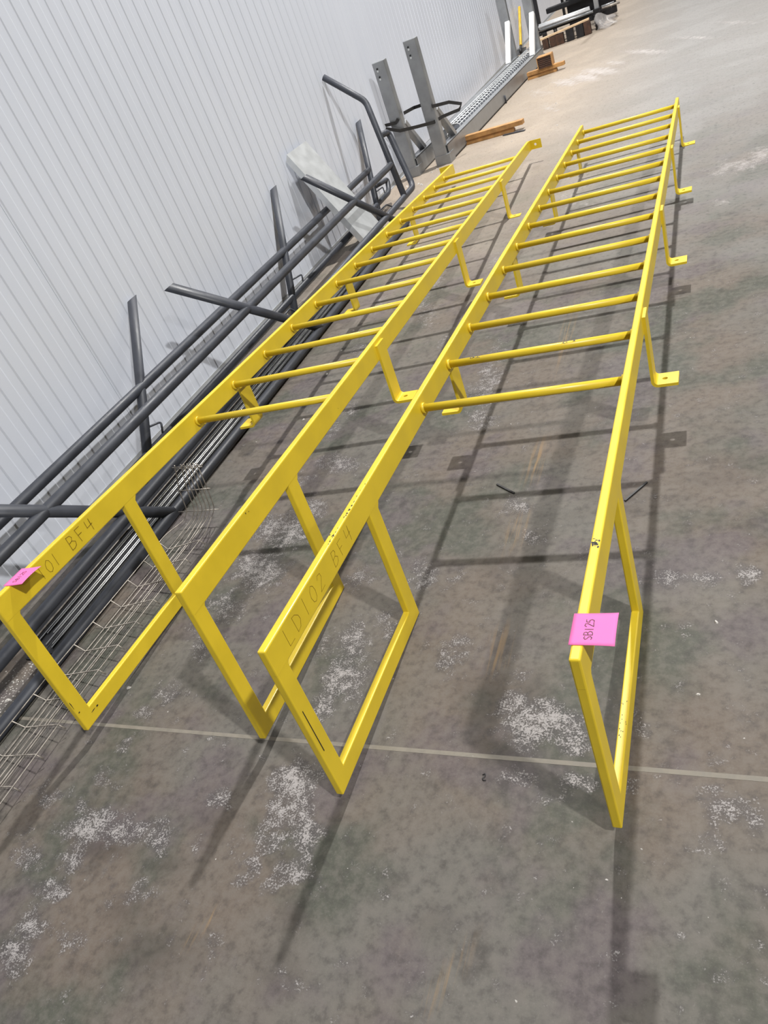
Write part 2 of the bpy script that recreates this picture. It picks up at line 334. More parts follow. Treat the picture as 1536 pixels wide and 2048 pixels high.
# ------------------------------------------------------------------ yellow ladders
W_, T_, H_, ZR = .6136, .0203, .0747, .0402
XI = W_ / 2; XO = XI + T_
rung_me = None
def ladder(label, R, O, D, yp, y0, yend, brk, tabs):
    mw = Matrix([list(R[i]) + [O[i]] for i in range(3)] + [[0, 0, 0, 1]])
    root = thing('steel_ladder', label, 'ladder', mat=mw)
    parts = {'rail': [], 'rung': []}
    pn, pf, pb = .0473, .0552, .0533
    for s in (-1, 1):
        a, b = sorted((s * XI, s * XO))
        rail = MB().box(a, b, 0, yend, -H_, 0).build('side_rail', 'yellow', root, bevel=.0035)
        parts['rail'].append(rail)
        e = .0003
        outer = [(0.0, -H_ + .02), (0.0, -D), (yp, -D), (yp, -H_ + .006), (yp + .012, -H_ + .006), (yp + .012, -H_ + .0003), (yp, -H_ - .012)]
        # U shaped grab loop below the rail: three welded members
        pts = [(.0003, -H_ + .012), (.0003, -D), (yp, -D), (yp, -H_ - .014), (yp + .014, -H_ + .001), (yp + .014, -H_ + .012), (yp - pf, -H_ + .012), (yp - pf, -D + pb), (pn, -D + pb), (pn, -H_ - .006), (pn + .006, -H_ + .001), (pn + .006, -H_ + .012)]
        lp = MB().prism(pts, 0, a + e, b - e).build('grab_loop', 'yellow', root, bevel=.003)
        parts.setdefault('loop', []).append(lp)
    global rung_me
    if rung_me is None:
        b = MB().tube([(-XI - .002, 0, 0), (XI + .002, 0, 0)], .0127, 16)
        for s in (-1, 1):
            b.tube([(s * (XI - .0002), 0, 0), (s * (XI - .004), 0, 0), (s * (XI - .010), 0, 0)], .0175, 14)
        rung_me = b.mesh('rung')
    for i in range(14):
        r = link('rung', rung_me, 'yellow', root, smooth=True); r.location = (0, y0 + .3048 * i, -ZR); parts['rung'].append(r)
    for (yb, side) in brk:
        b = MB(); s = side; th = .010; hw = .040; zb = -.2504 - .002; zt = -.016
        # leg, rounded bend and foot with a bolt hole, all one bent flat bar
        n = 6; inn = [(0, zt)] ; prof_o = []; prof_i = []
        rr = .022
        prof_i += [(th, zt)]; prof_o += [(0, zt)]
        for k in range(n + 1):
            t = k / n * PI / 2
            prof_o.append((rr - rr * math.cos(t), zb - th + rr - rr * math.sin(t)))
            prof_i.append((rr - (rr - th) * math.cos(t), zb - th + rr - (rr - th) * math.sin(t)))
        prof_o.append((.028, zb - th)); prof_i.append((.028, zb))
        X = lambda q, yy: (s * (XO + q[0]), yb + yy, q[1])
        m = len(prof_o); vs = [X(q, -hw) for q in prof_o] + [X(q, -hw) for q in prof_i] + [X(q, hw) for q in prof_o] + [X(q, hw) for q in prof_i]
        fs = []
        for k in range(m - 1):
            fs += [(k, k + 1, 2 * m + k + 1, 2 * m + k), (m + k, 3 * m + k, 3 * m + k + 1, m + k + 1), (k, m + k, m + k + 1, k + 1), (2 * m + k, 2 * m + k + 1, 3 * m + k + 1, 3 * m + k)]
        fs += [(0, 2 * m, 3 * m, m)]
        b.add(vs, fs)
        # foot plate with the hole
        hx, hr, nn = .0402, .0085, 16; ring = []; outer = []
        x0, x1 = .028, .082
        for k in range(nn):
            t = 2 * PI * k / nn; c, q = math.cos(t), math.sin(t)
            ring.append((hx + hr * c, hr * q))
            kx = (x1 - hx) if c > 0 else (hx - x0); f = min(kx / abs(c) if abs(c) > 1e-6 else 9, hw / abs(q) if abs(q) > 1e-6 else 9)
            outer.append((hx + f * c, f * q))
        # snap corners so that the plate stays rectangular
        for cx, cy in ((x0, -hw), (x0, hw), (x1, -hw), (x1, hw)):
            j = min(range(nn), key=lambda i: (outer[i][0] - cx) ** 2 + (outer[i][1] - cy) ** 2); outer[j] = (cx, cy)
        P3 = lambda q, z: (s * (XO + q[0]), yb + q[1], z)
        vs = [P3(q, zb) for q in ring] + [P3(q, zb) for q in outer] + [P3(q, zb - th) for q in ring] + [P3(q, zb - th) for q in outer]; fs = []
        for k in range(nn):
            j = (k + 1) % nn
            fs += [(k, j, nn + j, nn + k), (2 * nn + k, 3 * nn + k, 3 * nn + j, 2 * nn + j), (nn + k, nn + j, 3 * nn + j, 3 * nn + k), (k, 2 * nn + k, 2 * nn + j, j)]
        b.add(vs, fs)
        # weld block tying the leg to the rail
        b.box(*sorted((s * (XO - .001), s * (XO + .004))), yb - hw + .002, yb + hw - .002, -H_ + .004, zt - .006)
        b.build('standoff_bracket', 'yellow', root)
    if tabs:
        for s in (-1, 1):
            b = MB(); nn = 16; hw, hh = .048, .033; ring = []; outer = []; cx = .055
            for k in range(nn):
                t = 2 * PI * k / nn; c, q = math.cos(t), math.sin(t); ring.append((cx + .010 * c, .010 * q))
                f = min(hw / abs(c) if abs(c) > 1e-6 else 9, hh / abs(q) if abs(q) > 1e-6 else 9); outer.append((cx + f * c, f * q))
            for ux, uy in ((cx - hw, -hh), (cx - hw, hh), (cx + hw, -hh), (cx + hw, hh)):
                j = min(range(nn), key=lambda i: (outer[i][0] - ux) ** 2 + (outer[i][1] - uy) ** 2); outer[j] = (ux, uy)
            P3 = lambda q, k: (s * (XI + T_ * .5 + q[0]), yend - .012 + k - q[0] * .25 + .018, -H_ / 2 + q[1] + .002)
            vs = [P3(q, 0) for q in ring] + [P3(q, 0) for q in outer] + [P3(q, .009) for q in ring] + [P3(q, .009) for q in outer]; fs = []
            for k in range(nn):
                j = (k + 1) % nn
                fs += [(k, j, nn + j, nn + k), (2 * nn + k, 3 * nn + k, 3 * nn + j, 2 * nn + j), (nn + k, nn + j, 3 * nn + j, 3 * nn + k), (k, 2 * nn + k, 2 * nn + j, j)]
            b.add(vs, fs)
            b.box(*sorted((s * (XI - .0001), s * (XO + .004))), yend - .02, yend + .012, -H_ + .003, -.003)
            b.build('end_tab', 'yellow', root)
    return root, parts
L1M = [[0.999977, -0.0, 0.006731], [-0.000344, 0.998692, 0.05112], [-0.006723, -0.051122, 0.99867]]; L1O = [0.0034, 0.02585, 0.5060]
L2M = [[0.999302, -0.037252, 0.002724], [0.036959, 0.996713, 0.072093], [-0.005401, -0.071942, 0.997394]]; L2O = [-0.91297, 0.14981, 0.5530]
brk1 = [(1.4865 + 1.1232 * k, s) for k in range(4) for s in (-1, 1)]
brk2 = [(1.4762 + 1.3269 * k, s) for k in range(3) for s in (-1, 1)]
lad_open, PA = ladder('yellow steel ladder on the open floor, side rail scrawled LD102', L1M, L1O, .4764, .6202, 1.0813, 5.105, brk1, False)
lad_wall, PB = ladder('yellow steel ladder with outward end tabs lying beside the dark pipe guardrails', L2M, L2O, .508, .615, 1.0790, 5.39, brk2, True)

# scrawls on the inner faces of the left rails
xf = -XI + .0005
scrawl('101', (xf, .160, -.058), (0, 1, 0), (0, 0, 1), .042, .0014, .74, 'marker_letter', 'pencil', PB['rail'][0])
scrawl('BF4', (xf, .300, -.056), (0, 1, 0), (0, 0, 1), .044, .0018, 1.0, 'marker_letter', 'pencil', PB['rail'][0])
scrawl('LD102', (xf, .075, -.058), (0, 1, 0), (0, 0, 1), .044, .0010, .98, 'marker_letter', 'pencil', PA['rail'][0])
scrawl('BF4', (xf, .335, -.058), (0, 1, 0), (0, 0, 1), .042, .0010, 1.05, 'marker_letter', 'pencil', PA['rail'][0])
# paint chips, drips and scuffs
b = MB(); a3 = Vector((xf, .0165, -.225)); c3 = Vector((xf, .0165, -.345))
MB().add([(xf, .012, -.195), (xf, .0145, -.195), (xf, .0150, -.33), (xf, .0120, -.33)], [(0, 1, 2, 3)]).build('paint_drip', 'ink', PA['loop'][0])
def chips(part, spots, u, v):
    b = MB()
    for (o, ru, rv) in spots: b.add(*(lambda t: (t.v, t.f))(blot(o, u, v, ru, rv)))
    b.build('paint_chip', 'ink', part, kind='stuff')
zt = .0004
chips(PA['rail'][1], [((XI + .004 + .0115 * random.random(), .30 + .02 * random.random(), zt), .0012 + .003 * random.random() ** 2, .0015 + .004 * random.random() ** 2) for k in range(16)] + [((XI + .0165, .3180, zt), .003, .004), ((XI + .0165, .298, zt), .0025, .004), ((XI + .006, .325, zt), .004, .0012)], (1, 0, 0), (0, 1, 0))
chips(PA['rail'][0], [((-XI - .003 - .004 * random.random(), .34 + .30 * random.random(), zt), .001 + .001 * random.random(), .0015 + .003 * random.random()) for k in range(22)] + [((-XI - .004, .49, zt), .003, .006), ((-XI - .004, .475, zt), .0025, .004), ((-XI - .006, .383, zt), .006, .0016), ((-XI - .0165, .388, zt), .002, .003)], (1, 0, 0), (0, 1, 0))
chips(PA['loop'][1], [((XI + .003 + .014 * random.random(), .16 + .12 * random.random(), -.4764 + .0533 + zt), .0012, .0018) for k in range(14)], (1, 0, 0), (0, 1, 0))
chips(PB['rail'][1], [((XO + zt, .33, -.010), .003, .004), ((XO + zt, .345, -.014), .002, .002), ((XO + zt, 1.0, -.05), .0015, .002)], (0, 1, 0), (0, 0, 1))
chips(PB['loop'][0], [((-XI + zt, .004, -.40), .0015, .02), ((-XI + zt, .0105, -.44), .004, .003), ((-XI + zt, .05, -.475), .012, .0015), ((-XI + zt, .07, -.476), .006, .003)], (0, 1, 0), (0, 0, 1))
def rung_chip(r, xs):
    b = MB()
    for x, ln in xs:
        n = 7; vs = []; R = .0131
        for (k, t) in ((0, .2), (1, .25), (2, .1), (3, -.2), (4, -.35), (5, -.25), (6, 0.02)):
            pass
        for i in range(6):
            xx = x + ln * (i / 5 - .5); a0 = .9 + .35 * random.random(); a1 = 1.55 + .5 * random.random()
            vs += [(xx, -R * math.cos(a0), R * math.sin(a0)), (xx, -R * math.cos(a1), R * math.sin(a1))]
        b.add(vs, [(2 * i, 2 * i + 1, 2 * i + 3, 2 * i + 2) for i in range(5)])
    b.build('paint_chip', 'ink', r, kind='stuff')
rung_chip(PA['rung'][1], [(-.205, .035), (.095, .02), (.125, .008)])

# ------------------------------------------------------------------ sticky notes
def note(label, R, O, x0, y0, text, curl):
    mw = Matrix([list(R[i]) + [O[i]] for i in range(3)] + [[0, 0, 0, 1]])
    root = thing('sticky_note', label, 'sticky note', mat=mw @ Matrix.Translation((x0, y0, .0012)), group=None)
    n = 10; vs = []; fs = []
    Z = lambda i, j: curl * max(0, i / n - .3) ** 2 * (1 - .6 * j / n) + .004 * math.sin(j / n * PI) * max(0, i / n - .4)
    for j in range(n + 1):
        for i in range(n + 1): vs.append((.0765 * i / n + .002 * j / n * 0, .0765 * j / n + .0025 * (i / n) ** 3 * (j / n), Z(i, j)))
    for j in range(n):
        for i in range(n): k = j * (n + 1) + i; fs.append((k, k + 1, k + n + 2, k + n + 1))
    p = MB().add(vs, fs).build('paper', 'pink', root, smooth=True)
    so = p.modifiers.new('thick', 'SOLIDIFY'); so.thickness = .0004
    scrawl(text, (.038, .013, 0), (0, 1, 0), (-1, 0, 0), .0145, .0012, .70, 'pen_letter', 'ink', root, lambda x, y: Z(x / .0765 * n, y / .0765 * n) + .0006)
    return root
note('pink sticky note reading SB125 on the ladder scrawled LD102', L1M, L1O, .3025, .034, 'SB125', -.004)
note('pink sticky note lying on the ladder rail scrawled 101 BF4', L2M, L2O, -.334, .069, 'SB125', .006)

# ------------------------------------------------------------------ dark pipe guardrails leaning by the wall
PR = .0243; KX = .376; CUT = Vector((-KX, 0, 1)).normalized()
def guard_front():
    root = thing('pipe_guardrail', 'dark grey pipe guardrail in front, its bent end post touching the wall', 'guardrail', (-1.635, 2, 0))
    root_l = Vector((-1.635, 2, 0))
    def P(x, y, z): return Vector((x, y, z)) - root_l
    MB().tube([P(-1.635, -1.3, PR), P(-1.635, 4.72, PR)], PR, 16).build('bottom_rail', 'pipe', root, True)
    MB().tube([P(-1.686, -1.3, .158), P(-1.684, 5.20, .152), P(-1.837, 5.424, .56), P(-1.844, 5.245, .577)], PR, 16, .06).build('middle_rail', 'pipe', root, True)
    MB().tube([P(-1.769, -1.3, .379), P(-1.768, 5.092, .377)], PR, 16).build('upper_rail', 'pipe', root, True)
    for yj in (.81, 2.538, 4.255):
        t0, t1 = -.352, .312
        A = P(-1.768 - KX * t0, yj - 1.125 * t0, .377 + t0); B = P(-1.768 - KX * t1, yj - 1.125 * t1 - .02, .377 + t1)
        MB().tube([A, B], PR, 16, cut1=CUT).build('post', 'pipe', root, True)
    g = MB().tube([P(-1.684, 4.951, .153), P(-1.936, 5.41, .824), P(-2.212, 5.41, 1.08)], PR, 16, .05).build('end_post', 'pipe', root, True)
    # black disc painting the shade inside the bent post's open end
    d = (Vector((-2.212, 5.41, 1.08)) - Vector((-1.936, 5.41, .824))).normalized(); e = P(-2.212, 5.41, 1.08)
    MB().tube([e + d * .0002, e + d * .0008], PR * .82, 16).build('mouth_shade_disc', 'blackflat', g)
    for a, b_, c in (((-1.709, 2.716, .22), (-1.709, 2.821, .225), (-1.690, 2.862, .165)), ((-1.709, 4.468, .22), (-1.704, 4.612, .212), (-1.685, 4.69, .160))):
        MB().tube([P(*a), P(*b_), P(*c)], .0055, 8, .02).build('wire_hook', 'pipe', root, True)
def guard_back():
    root_l = Vector((-1.98, 2, 0))
    root = thing('pipe_guardrail', 'dark grey pipe guardrail leaning flat on the ribbed wall behind the other', 'guardrail', root_l)
    def P(x, y, z): return Vector((x, y, z)) - root_l
    MB().tube([P(-2.095, -1.3, .332), P(-2.096, 5.402, .333)], PR, 16).build('upper_rail', 'pipe', root, True)
    MB().tube([P(-2.008, -1.3, .098), P(-2.012, 5.47, .106), P(-2.038, 5.586, .185), P(-2.052, 5.30, .216)], .021, 16, .05).build('middle_rail', 'pipe', root, True)
    for yf in (1.488, 3.27, 5.035):
        A = P(-1.980, yf, .012); B = P(-1.980 - KX * .640, yf + 1.196 * .645, .657)
        MB().tube([A, B], PR, 16, cut1=CUT).build('post', 'pipe', root, True)
    for hk in (((-2.040, 1.726, .182), (-2.028, 1.800, .162), (-2.010, 1.744, .11)), ((-2.037, 3.499, .176), (-2.028, 3.625, .159), (-2.010, 3.563, .104)), ((-2.039, 5.258, .18), (-2.033, 5.425, .168), (-2.012, 5.379, .112))):
        MB().tube([P(*q) for q in hk], .0055, 8, .02).build('wire_hook', 'pipe', root, True)
guard_back(); guard_front()

# ------------------------------------------------------------------ rods and flats on the floor under the guardrail
for x0, x1, y0, y1 in ((-1.900, -1.832, .47, 4.1), (-1.826, -1.760, .40, 4.1), (-1.756, -1.690, .43, 4.1)):
    tag(MB().box(x0, x1, y0, y1, 0, .006).build('flat_bar', 'blackflat', bevel=.001), 'black steel flat bar under the bright rods', 'steel bar', 'black flats under the rods')
rods = [(-1.862, .505, .0032, 'wire'), (-1.829, .488, .0032, 'rod'), (-1.816, .522, .0032, 'rod'), (-1.786, .525, .0032, 'rod'), (-1.773, .466, .0032, 'rod'), (-1.741, .470, .0032, 'rod'), (-1.7295, .452, .0032, 'rod'), (-1.698, .455, .0032, 'rod')]
for i, (x, y, r, m) in enumerate(rods):
    o = MB().tube([(0, 0, 0), (.003, 1.2, 0), (.004, 3.4 - .1 * (i % 3), 0)], r, 10).build('steel_rod', m, None, True)
    o.location = (x, y, .006 + r)
    if m == 'wire': tag(o, 'thin dull grey rod lying beside the bright steel rods', 'rod')
    else: tag(o, 'bright round steel rod in the bundle between the dark floor pipes', 'rod', 'bright steel rods')

# ------------------------------------------------------------------ wire mesh tray offcut
tray = thing('wire_tray', 'bent wire mesh tray offcut lying beside the dark floor pipe, one end curled up', 'wire mesh', (-1.45, .4, 0))
TO = Vector((-1.45, .4, 0))
def T(x, y, z): return Vector((x, y, z)) - TO
wr = .0022
sec = [(-1.566, .052), (-1.562, .028), (-1.555, .004), (-1.520, .011), (-1.478, .018), (-1.446, .025), (-1.432, .028), (-1.366, .044), (-1.352, .020)]
def sk(y): return -.03 * max(0, (y - .3))   # the mesh drifts towards the open floor with distance
for i, (x, z) in enumerate(sec):
    f = i / (len(sec) - 1)
    xt = -1.425 + f * .125; xm = -1.50 + f * .165
    pts = [T(x + .01 * math.sin(i), -.9, z + wr), T(x, .3, z + wr), T(x + .03, 1.02, z + wr)]
    if i in (1, 8): continue
    if 1: pts += [T(xm - .03, 1.13, .03), T(xm, 1.15, .065), T(xm + .02, 1.152, .17), T(xt, 1.15, .292)]
    MB().tube(pts, wr, 6, .03, 3).build('long_wire', 'wire', tray, True)
y = -.86
while y < 1.02:
    s = .03 * max(0, min(1, (y - .3) / .72))
    MB().tube([T(x + s, y + (.012 if 1 < k < 7 else 0) + .02 * (k / 8 - .5) * (1 if k > 2 else 0), z + wr * 1.5) for k, (x, z) in enumerate(sec) if k in (0, 2, 7, 8)], wr, 6).build('cross_wire', 'wire', tray, True)
    y += .1075
for z, xa, xb in ((.066, -1.545, -1.335), (.172, -1.495, -1.318), (.284, -1.442, -1.29), (.276, -1.436, -1.296)):
    MB().tube([T(xa, 1.148, z), T((xa + xb) / 2, 1.152, z - .006), T(xb, 1.148, z - .004)], wr, 6).build('cross_wire', 'wire', tray, True)

# ------------------------------------------------------------------ galvanised tray leaning between the guardrails
gt = thing('cable_tray_cover', 'galvanised sheet tray leaning on the ribbed wall between the guardrails', 'sheet metal', (-1.80, 4.52, 0))
a = Vector((-.005, 0, .004)); b_ = Vector((-.392, 0, .784)); dr = (b_ - a).normalized(); nr = Vector((dr.z, 0, -dr.x))
def gp(y, t, k): return a + dr * t + nr * k + Vector((0, y, 0))
LEN = (b_ - a).length
m = MB(); ny = 3
m.add([gp(-.177, 0, 0), gp(.177, 0, 0), gp(.177, LEN, 0), gp(-.177, LEN, 0), gp(-.177, 0, -.0015), gp(.177, 0, -.0015), gp(.177, LEN, -.0015), gp(-.177, LEN, -.0015)], [(0, 1, 2, 3), (7, 6, 5, 4), (0, 4, 5, 1), (1, 5, 6, 2), (2, 6, 7, 3), (3, 7, 4, 0)])
m.build('web', 'galv', gt)
for s in (-1, 1):
    ya, yb_ = sorted((s * .177, s * .1755))
    MB().add([gp(ya, 0, -.0015), gp(yb_, 0, -.0015), gp(yb_, LEN, -.0015), gp(ya, LEN, -.0015), gp(ya, .02, -.045), gp(yb_, .02, -.045), gp(yb_, LEN - .03, -.045), gp(ya, LEN - .03, -.045)], [(0, 1, 2, 3), (7, 6, 5, 4), (0, 4, 5, 1), (1, 5, 6, 2), (2, 6, 7, 3), (3, 7, 4, 0)]).build('flange', 'galv', gt)

# ------------------------------------------------------------------ support frames by the wall
def frame(label, x0, y0, x1, y1, htop, zb):
    """long base beam with an upright post and a slanting brace at each end"""
    root = thing('support_frame', label, 'metal frame', (x0, y0, 0))
    dx = x1 - x0; dy = y1 - y0; ang = math.atan2(-dx, dy); root.rotation_euler = (0, 0, ang); Ln = math.hypot(dx, dy)
    pw, pd = .118, .075
    # channel beam: web and two lips
    bw, bh = .085, .145
    b = MB().box(-bw / 2 + .0, bw / 2, .03, Ln - .03, zb, zb + .008).box(bw / 2 - .006, bw / 2, .03, Ln - .03, zb, zb + bh).box(-bw / 2, bw / 2, .03, Ln - .03, zb + bh - .008, zb + bh).box(-bw / 2, -bw / 2 + .006, .03, Ln - .03, zb, zb + bh)
    b.build('base_beam', 'alu', root)
    for e in (0, 1):
        yy = 0 if e == 0 else Ln; sg = 1 if e == 0 else -1
        po = MB().box(-pw + .045 - .02, .045 - .02 - .0, *sorted((yy, yy + sg * pd)), 0.0, htop).build('post', 'alu', root, bevel=.006)
        # shoe plate round the foot
        MB().box(-pw + .02, .05, *sorted((yy - sg * .006, yy + sg * .14)), 0, .085).build('shoe', 'alu', root, bevel=.002)
        for zz in (htop - .07, htop - .135):
            f = yy - sg * .0008 if e == 0 else yy - pd - .0008
            MB().tube([(-.055, f - .004, zz), (-.055, f + .0005, zz)], .009, 10).build('bolt_head', 'galv', po)
            MB().tube([(-.055, f - .0045, zz + .018), (-.055, f - .0002, zz + .018)], .008, 10).build('hole_shade_disc', 'blackflat', po)  # black disc standing in for the shade inside a bolt hole
        a = Vector((0, yy + sg * (pd - .005), zb + .46)); c = Vector((0, yy + sg * (pd + .31), zb + bh - .004))
        if e: a.z = zb + .565; c.y = yy - pd - .40
        MB().beam(a, c, .062, .045, up=(0, sg, .9)).build('brace', 'litbrace' if e else 'alu', root, bevel=.002)
    return root
fr_front = frame('aluminium support frame with upright posts standing away from the wall', -1.755, 6.388, -1.545, 10.78, 1.052, .012)
fr_back = frame('aluminium support frame with upright posts nearer the ribbed wall', -2.03, 6.25, -1.885, 10.85, .99, .006)

# black strap looped round the two near posts
sp = [(-1.735, 6.36, .505), (-1.62, 6.50, .475), (-1.545, 6.62, .412), (-1.575, 6.60, .375), (-1.70, 6.46, .385), (-1.765, 6.375, .375), (-1.90, 6.30, .395), (-2.04, 6.22, .42), (-2.155, 6.20, .475), (-2.158, 6.215, .50), (-2.06, 6.235, .49), (-2.03, 6.238, .515)]
def ribbon(pts, wd, th, name, mat):
    b = MB(); pts = [Vector(p) for p in pts]; vs = []
    for i, p in enumerate(pts):
        d = (pts[min(i + 1, len(pts) - 1)] - pts[max(i - 1, 0)]).normalized(); u = Vector((0, 0, 1)); s = d.cross(u).normalized(); u = s.cross(d).normalized()
        vs += [p + u * wd / 2 + s * th / 2, p + u * wd / 2 - s * th / 2, p - u * wd / 2 - s * th / 2, p - u * wd / 2 + s * th / 2]
    fs = [(4 * i + k, 4 * i + (k + 1) % 4, 4 * i + 4 + (k + 1) % 4, 4 * i + 4 + k) for i in range(len(pts) - 1) for k in range(4)] + [(0, 1, 2, 3), (4 * len(pts) - 1, 4 * len(pts) - 2, 4 * len(pts) - 3, 4 * len(pts) - 4)]
    return b.add(vs, fs).build(name, mat)
st = thing('strap', 'black lashing strap hanging in a loop round the two upright posts', 'strap', (-1.9, 6.4, .45))
r1 = ribbon(sp, .028, .003, 'band', 'strap'); r1.parent = st; r1.matrix_parent_inverse = Matrix.Translation((1.9, -6.4, -.45))
r2 = ribbon([(-2.0, 6.34, .53), (-1.95, 6.50, .525), (-1.87, 6.48, .527), (-1.78, 6.47, .52), (-1.735, 6.36, .505)], .028, .003, 'band', 'strap'); r2.parent = st; r2.matrix_parent_inverse = Matrix.Translation((1.9, -6.4, -.45))

# wire mesh cable tray stack lying between the frames
mt = thing('mesh_cable_tray', 'long galvanised wire mesh cable tray lying between the two support frames', 'cable tray', (-1.9, 9, 0))
def Q(x, y, z): return Vector((x + .9 * 0, y, z)) - Vector((-1.9, 9, 0))
tr_sec = [(-.095, .03), (-.105, .10), (-.095, .165), (-.05, .178), (0, .18), (.05, .176), (.085, .160), (.098, .11), (.09, .05)]
tr_sec = [(x * .8, z) for x, z in tr_sec]
def tx(y): return -1.857 + .036 * (y - 7.2)
for i, (x, z) in enumerate(tr_sec):
    MB().tube([Q(tx(7.2) + x, 7.2, z), Q(tx(11.2) + x, 11.2, z - .012)], .0042, 6).build('long_wire', 'galv', mt, True)
hoop = MB().tube([(x, 0, z) for x, z in tr_sec], .0042, 5).mesh('hoop_wire')
k = 0
while k < 40:
    y = 7.21 + k * .102; h = link('hoop_wire', hoop, 'galv', mt, True); h.location = (tx(y) + 1.9, y - 9, -.012 * (y - 7.2) / 4); k += 1
MB().beam(Q(tx(7.25), 7.25, .07), Q(tx(11.15), 11.15, .06), .13, .10).build('dark_core', 'pipe', mt)  # solid dark block added as the shade inside the mesh stack

# timbers and plank stack
def timber(label, pts, ang, loc, ln):
    root = thing('timber_beam', label, 'timber', loc); root.rotation_euler = (0, 0, ang)
    MB().box(0, ln, -.035, .035, .042, .082).build('top_flange', 'wood', root, bevel=.002)
    MB().box(0, ln - .10, -.02, .02, .022, .043).build('web', 'wood', root)
    MB().box(0, ln - .10, -.035, .035, 0, .024).build('bottom_flange', 'wood', root, bevel=.002)
timber('brown flanged timber beam poking out past the near frame post', None, -.10, (-1.70, 6.97, 0), .60)
timber('brown flanged timber beam under the dark plank stack', None, -.10, (-1.53, 9.61, 0), .46)
ps = thing('plank_stack', 'small strapped stack of dark brown boards on the timber beam', 'boards', (-1.29, 9.55, -.002))
for k in range(6):
    MB().box(-.08, .08, -.03, .13, .084 + k * .0195, .084 + k * .0195 + .016).build('board', 'darkwood', ps, bevel=.002)
MB().box(-.089, -.081, -.032, .13, .082, .205).build('edge_board', 'wood', ps); MB().box(.081, .089, -.032, .13, .082, .20).build('edge_board', 'wood', ps)
MB().box(-.085, .085, -.034, .13, .201, .207).build('top_board', 'wood', ps)
tag(MB().beam((-1.30, 6.86, .005), (-1.08, 6.79, .005), .03, .008).build('steel_offcut', 'pipe'), 'flat grey steel offcut on the floor beside the timber beam', 'steel offcut')
tag(MB().tube([(-1.60, 8.52, 0), (-1.60, 8.52, .085)], .009, 8).build('steel_pin', 'pipe', None, True), 'short dark steel pin standing upright beside the frame beam', 'pin')

# yellow handled shovel leaning far off by the wall
sh = thing('shovel', 'yellow handled shovel leaning on the wall behind the mesh tray', 'shovel', (-2.10, 12.2, 0))
MB().tube([(0, 0.12, .10), (-.08, .98, .52)], .021, 10).build('handle', 'handle', sh, True)
MB().tube([(.005, 0, .03), (0, .13, .105)], .017, 10).build('socket', 'blackflat', sh, True)
MB().prism([(-.08, 0), (.08, 0), (.07, .16), (-.07, .16)], 2, 0.0, .006).build('blade', 'blackflat', sh).rotation_euler = (.35, 0, 0)

# ------------------------------------------------------------------ stock cart and what lies on it, far off
ct = thing('stock_cart', 'black steel stock cart loaded with tubes at the far end', 'cart', (-1.3, 12.1, 0))
def C(x, y, z): return (x + 1.3, y - 12.1, z)
def cbox(nm, mat, x0, x1, y0, y1, z0, z1, bv=.004):
    p = C(x0, y0, z0); q2 = C(x1, y1, z1); return MB().box(p[0], q2[0], p[1], q2[1], p[2], q2[2]).build(nm, mat, ct, bevel=bv)
for x in (-1.66, -.93):
    for y in (11.95, 12.9):
        wh = MB().tube([C(x - .02, y, .055), C(x + .02, y, .055)], .055, 16).build('wheel', 'blackflat', ct, True)
        cbox('wheel_fork', 'blackflat', x - .03, x + .03, y - .03, y + .03, .09, .19)
cbox('deck_beam', 'blackflat', -1.78, -.72, 12.02, 12.08, .185, .215)
cbox('deck_beam', 'blackflat', -1.78, -.72, 12.84, 12.90, .185, .215)
for x in (-1.74, -.90):
    cbox('deck_bearer', 'blackflat', x - .03, x + .03, 12.0, 12.9, .16, .190)
cbox('upright', 'alu', -.945, -.885, 12.02, 12.10, .215, 1.25)
cbox('upright', 'blackflat', -1.765, -1.715, 12.1, 12.16, .215, 1.25)
cbox('upright', 'blackflat', -1.50, -1.465, 12.84, 12.90, .215, 1.25)
cbox('clamp', 'blackflat', -.965, -.865, 11.98, 12.10, .10, .25)
cbox('rack_arm', 'blackflat', -1.66, -.80, 12.4, 12.50, .36, .43, .01)
cbox('side_panel', 'blackflat', -1.38, -.70, 12.5, 12.56, .07, 1.2, .01)
cbox('rack_arm', 'blackflat', -1.30, -.66, 12.3, 12.36, .52, .58, .01)
cbox('duct', 'alu', -1.38, -1.28, 12.84, 12.95, .43, 1.2, .01)
for k, (x0, x1, y, z, r) in enumerate(((-1.73, -1.0, 11.98, .275, .019), (-1.73, -1.0, 12.02, .249, .019), (-1.735, -1.01, 12.05, .288, .019), (-1.70, -.96, 11.95, .237, .018))):
    o = MB().tube([(0, 0, 0), (x1 - x0, 0, -.004)], r, 12).build('aluminium_tube', 'tubealu' if k < 3 else 'alu', None, True); o.location = (x0, y, z)
    tag(o, 'bright aluminium tube lying across the stock cart', 'tube', 'aluminium tubes on the cart')
for k, (x0, x1, y, z) in enumerate(((-.85, -.68, 12.02, .246), (-.84, -.60, 11.955, .232), (-.85, -.62, 12.09, .230))):
    o = MB().tube([(0, 0, 0), (x1 - x0, .02, -.006 * k)], .014, 10).build('steel_tube', 'wire' if k else 'alu', None, True); o.location = (x0, y, z)
    tag(o, 'short grey tube end poking out past the cart upright', 'tube', 'tube ends past the cart upright')
tag(MB().beam((-1.72, 11.80, .138), (-1.01, 11.80, .182), .09, .022).build('plank', 'plank', None, bevel=.002), 'pale wooden plank propped on blocks along the cart', 'plank')
